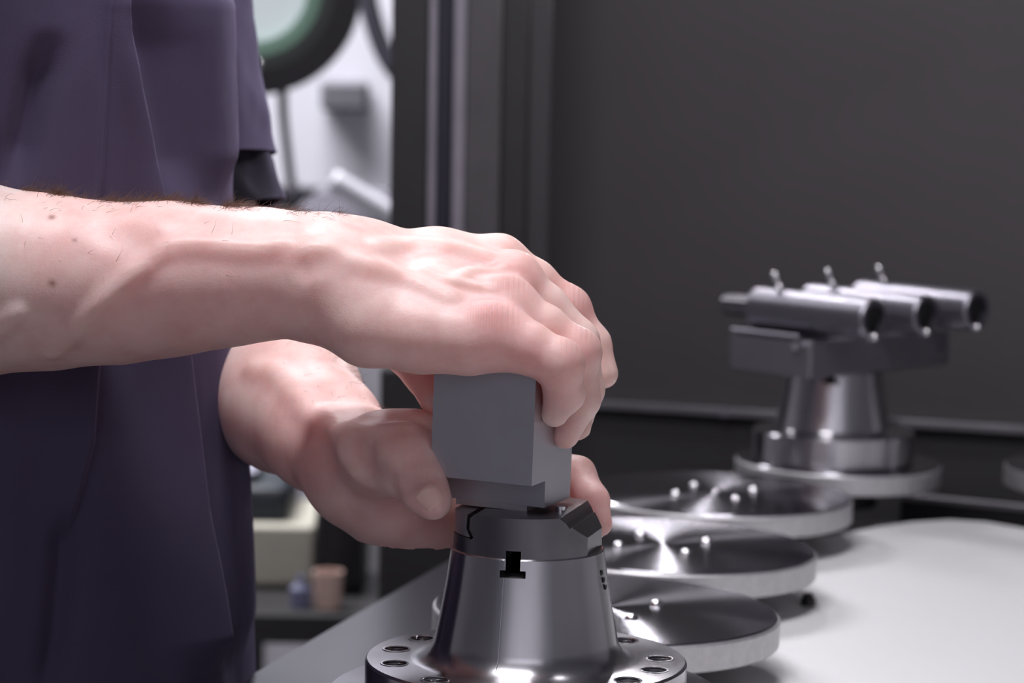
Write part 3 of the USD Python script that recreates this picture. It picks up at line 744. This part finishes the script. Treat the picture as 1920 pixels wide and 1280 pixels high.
    # nails
    def nail(shape, px, py, tip, wdt, lng, name='fingernail', label=None):
        q, nn = shape.hit(px, py, True)
        if q is None: return
        t = np.array(tip) - q; t -= nn * (t @ nn); t /= np.linalg.norm(t); s = np.cross(nn, t)
        g = []
        U, Vv = np.meshgrid(np.linspace(-1, 1, 13), np.linspace(-1, 1, 13))
        rr = np.maximum(np.abs(U), np.abs(Vv)); ra = np.sqrt(U ** 2 + Vv ** 2) + 1e-9
        k = rr / ra * 0.45 + 0.55; U2, V2 = U * k, Vv * k
        out = q + s * (U2 * wdt / 2)[..., None] + t * (V2 * lng / 2)[..., None]
        out = out.reshape(-1, 3)
        for _ in range(6):
            d = shape(out.astype(np.float32)); out = out - nn * d[:, None] * 0.9
        edge = (1 - np.clip(rr.ravel(), 0, 1) ** 6)
        topv = out + nn * (0.00012 + 0.00038 * edge)[:, None]
        lowv = out - nn * 0.0006
        F = []
        for i in range(12):
            for j in range(12):
                a = i * 13 + j; F += [(a, a + 1, a + 14), (a, a + 14, a + 13)]
        F = np.array(F); F2 = F[:, ::-1] + 169
        bd = [j for j in range(13)] + [i * 13 + 12 for i in range(1, 13)] + [12 * 13 + j for j in range(11, -1, -1)] + [i * 13 for i in range(11, 0, -1)]
        Sd = []
        for a, b in zip(bd, bd[1:] + bd[:1]): Sd += [(a, a + 169, b + 169), (a, b + 169, b)]
        m = trimesh.Trimesh(np.vstack([topv, lowv]) - base, np.vstack([F, F2, np.array(Sd)]), process=False)
        m.fix_normals()
        part(name, m, NAIL, path, 50, label=label)
    nail(LH, 806, 932, at(824, 950, -0.02), 0.0108, 0.0105, 'thumbnail', 'thumbnail of the lower hand')
    nail(RH, 1099, 805, at(1093, 830, 0.01), 0.0085, 0.0095, 'fingernail', None)

    # ---- shirt
    def poly(pts, Y=0.085): return np.array([at(x, y, Y)[[0, 2]] for x, y in pts])
    folds = [  # polyline (frame places on the near side of the shirt), height, half width left, right (metres)
        (poly([(222, -80), (236, 60), (252, 160), (268, 250), (286, 375), (300, 470)]), 0.0060, 0.0075, 0.0016),
        (poly([(205, -80), (205, 150), (200, 330), (195, 420)]), 0.0012, 0.0014, 0.0012),
        (poly([(372, -80), (376, 120), (390, 260), (400, 380)]), 0.0060, 0.0130, 0.0035),
        (poly([(110, 60), (84, 160), (60, 260), (40, 350)]), -0.0060, 0.0070, 0.0085),
        (poly([(300, 560), (318, 650), (332, 790), (348, 960), (372, 1130), (392, 1290)]), 0.0070, 0.0140, 0.0022),
        (poly([(195, 600), (186, 690), (178, 820), (150, 930), (140, 1010)]), 0.0036, 0.010, 0.0020),
        (poly([(140, 920), (135, 1030), (120, 1180), (100, 1290)]), -0.0050, 0.006, 0.008),
        (poly([(262, 0), (300, 120), (318, 250), (330, 380)]), -0.0045, 0.0110, 0.012),
        (poly([(395, 560), (408, 760), (420, 960), (436, 1150), (450, 1290)]), 0.0045, 0.0100, 0.004),
        (poly([(10, 700), (30, 900), (20, 1100), (0, 1290)]), 0.003, 0.012, 0.012),
    ]
    def disp(x, z):
        d = np.zeros_like(x)
        for pl, a, wl, wr in folds:
            o = np.argsort(pl[:, 1]); xs = np.interp(z, pl[o, 1], pl[o, 0])
            fade = np.clip((z - pl[o[0], 1]) / 0.02, 0, 1) * np.clip((pl[o[-1], 1] - z) / 0.02, 0, 1)
            u = x - xs
            s = np.where(u < 0, np.exp(-(u / wl) ** 2), np.exp(-(u / wr) ** 2))
            d += a * 1.7 * s * fade
        return d
    th = np.r_[np.linspace(-math.pi, -2.2, 14)[:-1], np.linspace(-2.2, 0.5, 520), np.linspace(0.5, math.pi, 60)[1:-1]]
    zz = np.linspace(0.50, -0.36, 260)
    TH, ZZ = np.meshgrid(th, zz)
    ax = 0.1215; by = 0.128
    shift = np.interp(ZZ, [-0.36, 0.0, 0.35, 0.5], [0.012, 0.006, -0.010, -0.02])
    X = -0.262 + shift + ax * np.sign(np.cos(TH)) * np.abs(np.cos(TH)) ** 0.82
    Y = 0.182 + by * np.sign(np.sin(TH)) * np.abs(np.sin(TH)) ** 0.82
    n = np.stack([np.cos(TH) / ax, np.sin(TH) / by], -1); n /= np.linalg.norm(n, axis=-1, keepdims=True)
    near = np.clip((-np.sin(TH) + 0.15) / 0.3, 0, 1)
    D = disp(X, ZZ) * near
    P3 = np.stack([X * 9, Y * 9, ZZ * 3.2], -1)
    D = D + (meshkit.fbm(P3, 3, 7) - 0.5) * 0.010 + (meshkit.fbm(P3 * 5, 3, 11) - 0.5) * 0.0016
    sh = np.clip((ZZ - 0.36) / 0.14, 0, 1) ** 2
    X2 = X + n[..., 0] * D; Y2 = Y + n[..., 1] * D
    X2 = X2 + (-0.275 - X2) * sh * 0.55; Y2 = Y2 + (0.182 - Y2) * sh * -0.25
    V1 = np.stack([X2, Y2, ZZ], -1).reshape(-1, 3)
    nr, ncol = X.shape
    V2 = V1 - np.concatenate([n, np.zeros_like(n[..., :1])], -1).reshape(-1, 3) * 0.0014
    i, j = np.meshgrid(np.arange(nr - 1), np.arange(ncol), indexing='ij'); j2 = (j + 1) % ncol
    q = np.stack([i * ncol + j, (i + 1) * ncol + j, (i + 1) * ncol + j2, i * ncol + j2], -1).reshape(-1, 4)
    NV = nr * ncol
    rims = []
    for r in (0, nr - 1):
        a = r * ncol + np.arange(ncol); b = r * ncol + (np.arange(ncol) + 1) % ncol
        rims.append(np.stack([a, b, b + NV, a + NV], -1) if r == 0 else np.stack([b, a, a + NV, b + NV], -1))
    Fq = np.vstack([q, q[:, ::-1] + NV] + rims)
    part('shirt', trimesh.Trimesh(np.vstack([V1, V2]) - base, np.vstack([Fq[:, [0, 1, 2]], Fq[:, [0, 2, 3]]]), process=False), SHIRT, p, 60, label='dark purple work shirt with hanging folds')

    def sleeve(axis_pts, radii, name, m, lab=None, seed=0, thick=0.0015):
        pts = spline(axis_pts, 50); s = np.linspace(0, 1, 50); rad = np.interp(s, np.linspace(0, 1, len(radii)), radii)
        t = np.gradient(pts, axis=0); t /= np.linalg.norm(t, axis=1, keepdims=True)
        A = np.cross(t, [0, 1.0, 0]); A /= np.linalg.norm(A, axis=1, keepdims=True); Bv = np.cross(t, A)
        na = 96; ang = np.arange(na) * 2 * np.pi / na
        rr = rad[:, None] * (1 + 0.03 * np.sin(ang * 5 + 1 + s[:, None] * 3)) + 0.0
        ring = np.cos(ang)[None, :, None] * A[:, None] + np.sin(ang)[None, :, None] * Bv[:, None]
        o = pts[:, None] + ring * rr[..., None]; o = o + ring * ((meshkit.fbm(o * 22, 3, seed) - 0.5) * 0.010)[..., None]
        inn = o - ring * thick
        nr = 50
        i, j = np.meshgrid(np.arange(nr - 1), np.arange(na), indexing='ij'); j2 = (j + 1) % na
        q = np.stack([i * na + j, i * na + j2, (i + 1) * na + j2, (i + 1) * na + j], -1).reshape(-1, 4); NV = nr * na
        rims = []
        for r in (0, nr - 1):
            a = r * na + np.arange(na); b = r * na + (np.arange(na) + 1) % na
            rims.append(np.stack([a, b, b + NV, a + NV], -1) if r else np.stack([b, a, a + NV, b + NV], -1))
        Fq = np.vstack([q, q[:, ::-1] + NV] + rims)
        mm = trimesh.Trimesh(np.vstack([o.reshape(-1, 3), inn.reshape(-1, 3)]) - base, np.vstack([Fq[:, [0, 1, 2]], Fq[:, [0, 2, 3]]]), process=False)
        mm.fix_normals()
        part(name, mm, m, p, 60, label=lab)
    sl = [S_L + [0, 0, 0.02], at(258, -60, 0.315), at(279, 150, 0.31), at(304, 322, 0.305)]
    sleeve(sl, [0.07, 0.063, 0.060, 0.0640], 'sleeve', SHIRT, 'short sleeve of the far arm', 3)
    sleeve([at(300, 290, 0.305), at(318, 350, 0.304), at(340, 425, 0.302)], [0.058, 0.0595, 0.0600], 'sleeve_cuff', CUFF, 'black cuff of the far sleeve', 4)
    sleeve([S_R + [0, 0, 0.02], S_R * 0.6 + ELB_R[0] * 0.4, S_R * 0.3 + ELB_R[0] * 0.7], [0.07, 0.066, 0.066], 'sleeve', SHIRT, None, 5)
    # trousers and shoes (below the frame)
    def trou(P):
        d = cap(P, (-0.262, 0.13, -0.36), (-0.262, 0.235, -0.36), 0.105, 0.105)
        for y in (0.09, 0.275): d = smin(d, chain(P, [((-0.262, y, -0.42), 0.088), ((-0.255, y, -0.66), 0.072), ((-0.265, y, -0.90), 0.060)], 0.02), 0.04)
        return smax(d, P[:, 2] + 0.27, 0.01)
    Vt_, Tt_, _ = surface(trou, (-0.40, -0.03, -0.97), (-0.12, 0.39, -0.2), 0.008)
    part('trousers', trimesh.Trimesh(Vt_ - base, Tt_, process=False), TROUSER, p, True)
    for y in (0.09, 0.275):
        sh_ = trimesh.convex.convex_hull(np.vstack([trimesh.creation.icosphere(2, r).vertices * [1, 1, 0.8] + c for c, r in (((-0.30, y, -0.90), 0.045), ((-0.20, y, -0.905), 0.045), ((-0.10, y, -0.915), 0.035))]))
        sh_ = trimesh.intersections.slice_mesh_plane(sh_, [0, 0, 1], [0, 0, FLOOR_Z + 0.0005], cap=True, engine='earcut')
        part('shoe', trimesh.Trimesh(sh_.vertices - base, sh_.faces), BLACK, p, 40)
person()

# ------------------------------------------------------------------ workshop behind, seen left of the frame
BY = 2.35
def bx(px, py, Y=BY): return at(px, py, Y)
# white cabinet
a = bx(380, 352, 2.6); b = bx(900, -200, 2.6)
p = thing('white_cabinet', 'out of focus white cabinet behind the round lamp', 'cabinet', ((a[0] + b[0]) / 2, 2.6, FLOOR_Z), 0)
hw = (b[0] - a[0]) / 2
part('cabinet_body', box(-hw, hw, 0, 0.4, a[2] - FLOOR_Z, 2.2, 0.004), WHITEWALL, p, False)
part('cabinet_base', box(-hw, hw, 0.02, 0.4, 0, a[2] - FLOOR_Z - 0.012, 0.004), GREYWALL, p, False)
part('base_gap', box(-hw, hw, 0.03, 0.4, a[2] - FLOOR_Z - 0.012, a[2] - FLOOR_Z), FRAME_DARK, p, False)
# magnifier lamp
c = bx(478, -22, 1.95); k = FPX / (1.95 + 1.209)
LENS = plain('lens_green_added_glow', (0.70, 0.78, 0.78), 0.12, 0.0, 0.1, 6, emission_color=(0.80, 0.86, 0.92), emission_strength=0.42)  # emission added to lift the brightness of the lens
p = thing('magnifier_lamp', 'large round black-framed magnifier lamp with pale green lens, out of focus', 'lamp', tuple(c), 0)
ro, ri = 198 / k, 150 / k; rm = 125 / k
ringo = m3.Manifold.revolve(m3.CrossSection([np.array([(ri, -0.016), (ro - 0.006, -0.022), (ro, -0.012), (ro, 0.02), (ri, 0.02)])]), 96).rotate((90, 0, 0))
part('outer_ring', tm(ringo), BLACK, p, 30)
ringi = m3.Manifold.revolve(m3.CrossSection([np.array([(rm, -0.004), (ri, -0.013), (ri, 0.018), (rm, 0.018)])]), 96).rotate((90, 0, 0))
part('inner_ring', tm(ringi), plain('lamp_inner_ring', (0.060, 0.072, 0.064), 0.35), p, 30)
part('green_rim', tm(m3.Manifold.revolve(m3.CrossSection([np.array([(rm - 0.016, 0.004), (rm + 0.0005, -0.003), (rm + 0.0005, 0.016), (rm - 0.016, 0.016)])]), 96).rotate((90, 0, 0))), plain('green_glass', (0.36, 0.62, 0.46), 0.15, 0.0, 0.15, 6), p, 30)
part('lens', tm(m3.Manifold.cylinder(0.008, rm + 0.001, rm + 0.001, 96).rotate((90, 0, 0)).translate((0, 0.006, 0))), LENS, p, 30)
sc = bx(487, 122, 1.95) - c
part('ring_glint_ball', trimesh.creation.icosphere(3, 0.0065).apply_translation((sc[0], -0.024, sc[2])), SCREW, p, True)  # polished ball added to catch a bright glint on the ring
arm0 = bx(530, 175, 1.95) - c; arm1 = bx(536, 260, 2.0) - c; arm2 = bx(546, 350, 2.06) - c; arm3 = bx(556, 560, 2.1) - c
part('arm', tube(spline([arm0 + [0, 0, 0.02], arm0, arm1, arm2, arm3], 24), 0.0056, 12), BLACK, p, True)
part('arm_joint', trimesh.creation.icosphere(2, 0.010).apply_translation(tuple(arm2)), GREYWALL, p, True)
# bracket on the cabinet
a = bx(600, 208, 2.55); b = bx(690, 152, 2.55)
single('wall_bracket', box(a[0], b[0], 2.55, 2.599, a[2], b[2], 0.006), plain('bracket_grey', (0.16, 0.16, 0.18), 0.6), 'blurred dark grey bracket on the white cabinet beside the lamp ring', 'bracket')
# cable
single('cable', tube(spline([bx(682, -90, 2.2), bx(690, 0, 2.2), bx(706, 60, 2.2), bx(728, 112, 2.2), bx(775, 160, 2.2)], 24), 0.013, 10), plain('cable_grey', (0.09, 0.085, 0.11), 0.5), 'dark cable hanging beside the frame post at the top', 'cable', smooth=True)
# white tube below
single('white_pipe', tube(spline([bx(622, 336, 1.86), bx(665, 362, 1.86), bx(720, 396, 1.86), bx(790, 440, 1.86)], 16), 0.0125, 14), WHITEWALL, 'short white pipe slanting down behind the wrist', 'pipe', smooth=True)
# grey seat-like bundle below cabinet
a = bx(540, 470, 1.9); b = bx(740, 372, 1.9)
single('grey_cushion', box(a[0], b[0], 1.9, 2.15, a[2], b[2], 0.022), plain('cushion_grey', (0.22, 0.21, 0.25), 0.9), 'blurred grey cushion behind the wrist below the white cabinet', 'cushion', smooth=60)
# bench with odds and ends, lower left
BT = bx(500, 1090, 1.45)[2]
a = bx(300, 1090, 1.3); b = bx(720, 1090, 1.3)
p = thing('workbench', 'dark workbench far behind the shirt at the lower left', 'workbench', ((a[0] + b[0]) / 2, 1.55, FLOOR_Z), 0)
hw = (b[0] - a[0]) / 2
part('bench_top', box(-hw, hw, -0.25, 0.3, BT - FLOOR_Z - 0.03, BT - FLOOR_Z, 0.003), FRAME_DARK, p, False)
for sx in (-1, 1):
    for sy in (-0.22, 0.27): part('leg', box(sx * (hw - 0.03) - 0.02, sx * (hw - 0.03) + 0.02, sy - 0.02, sy + 0.02, 0, BT - FLOOR_Z - 0.03, 0.002), FRAME_DARK, p, False)
def bench_box(name, x0, x1, y0, y1, Y, dep, m, label, cat, r=0.006):
    a = bx(x0, y1, Y); b = bx(x1, y0, Y)
    z0 = BT if name not in ('dark_case', 'folded_rag', 'cream_board') else a[2]
    single(name, box(a[0], b[0], Y, Y + dep, z0, b[2], r), m, label, cat, smooth=50)
bench_box('cream_box', 430, 590, 985, 1075, 1.42, 0.16, plain('cream_card', (0.55, 0.53, 0.44), 0.7), 'cream box on the bench, seen blurred beside the shirt hem', 'box')
a = bx(430, 970, 1.46); b = bx(542, 905, 1.46)
single('dark_case', box(a[0], b[0], 1.44, 1.58, bx(0, 985, 1.42)[2] + 0.0005, b[2], 0.008), plain('case_dark', (0.035, 0.045, 0.055), 0.5), 'dark grey case on top of the cream box', 'case', smooth=50)
a2 = bx(425, 905, 1.46); b2 = bx(480, 868, 1.46)
single('folded_rag', box(a2[0], b2[0], 1.45, 1.56, b[2] + 0.0005, b2[2], 0.010), plain('rag_white', (0.62, 0.62, 0.74), 0.9), 'pale lilac folded rag on the dark case', 'rag', smooth=60)
a = bx(588, 1075, 1.38); b = bx(680, 945, 1.38)
single('black_bin', box(a[0], b[0], 1.40, 1.52, BT, b[2], 0.006), BLACK, 'tall black bin on the bench left of the frame foot', 'bin', smooth=50)
c0 = bx(612, 1130, 1.31)
cyl = tm(lathe_m([(0, 0), (0.013, 0), (0.0145, 0.035), (0.0125, 0.035), (0.0115, 0.004), (0, 0.004)], 32))
single('beige_cup', cyl.apply_translation((c0[0], 1.33, BT)), plain('beige_plastic', (0.62, 0.44, 0.38), 0.5), 'pinkish beige cup in front of the black bin', 'cup')
c0 = bx(560, 1130, 1.31)
cyl = tm(lathe_m([(0, 0), (0.010, 0), (0.010, 0.018), (0.004, 0.024), (0.004, 0.03), (0, 0.03)], 24))
single('blue_bottle', cyl.apply_translation((c0[0], 1.33, BT)), plain('blue_plastic', (0.17, 0.18, 0.29), 0.4), 'small bluish bottle left of the beige cup', 'bottle')
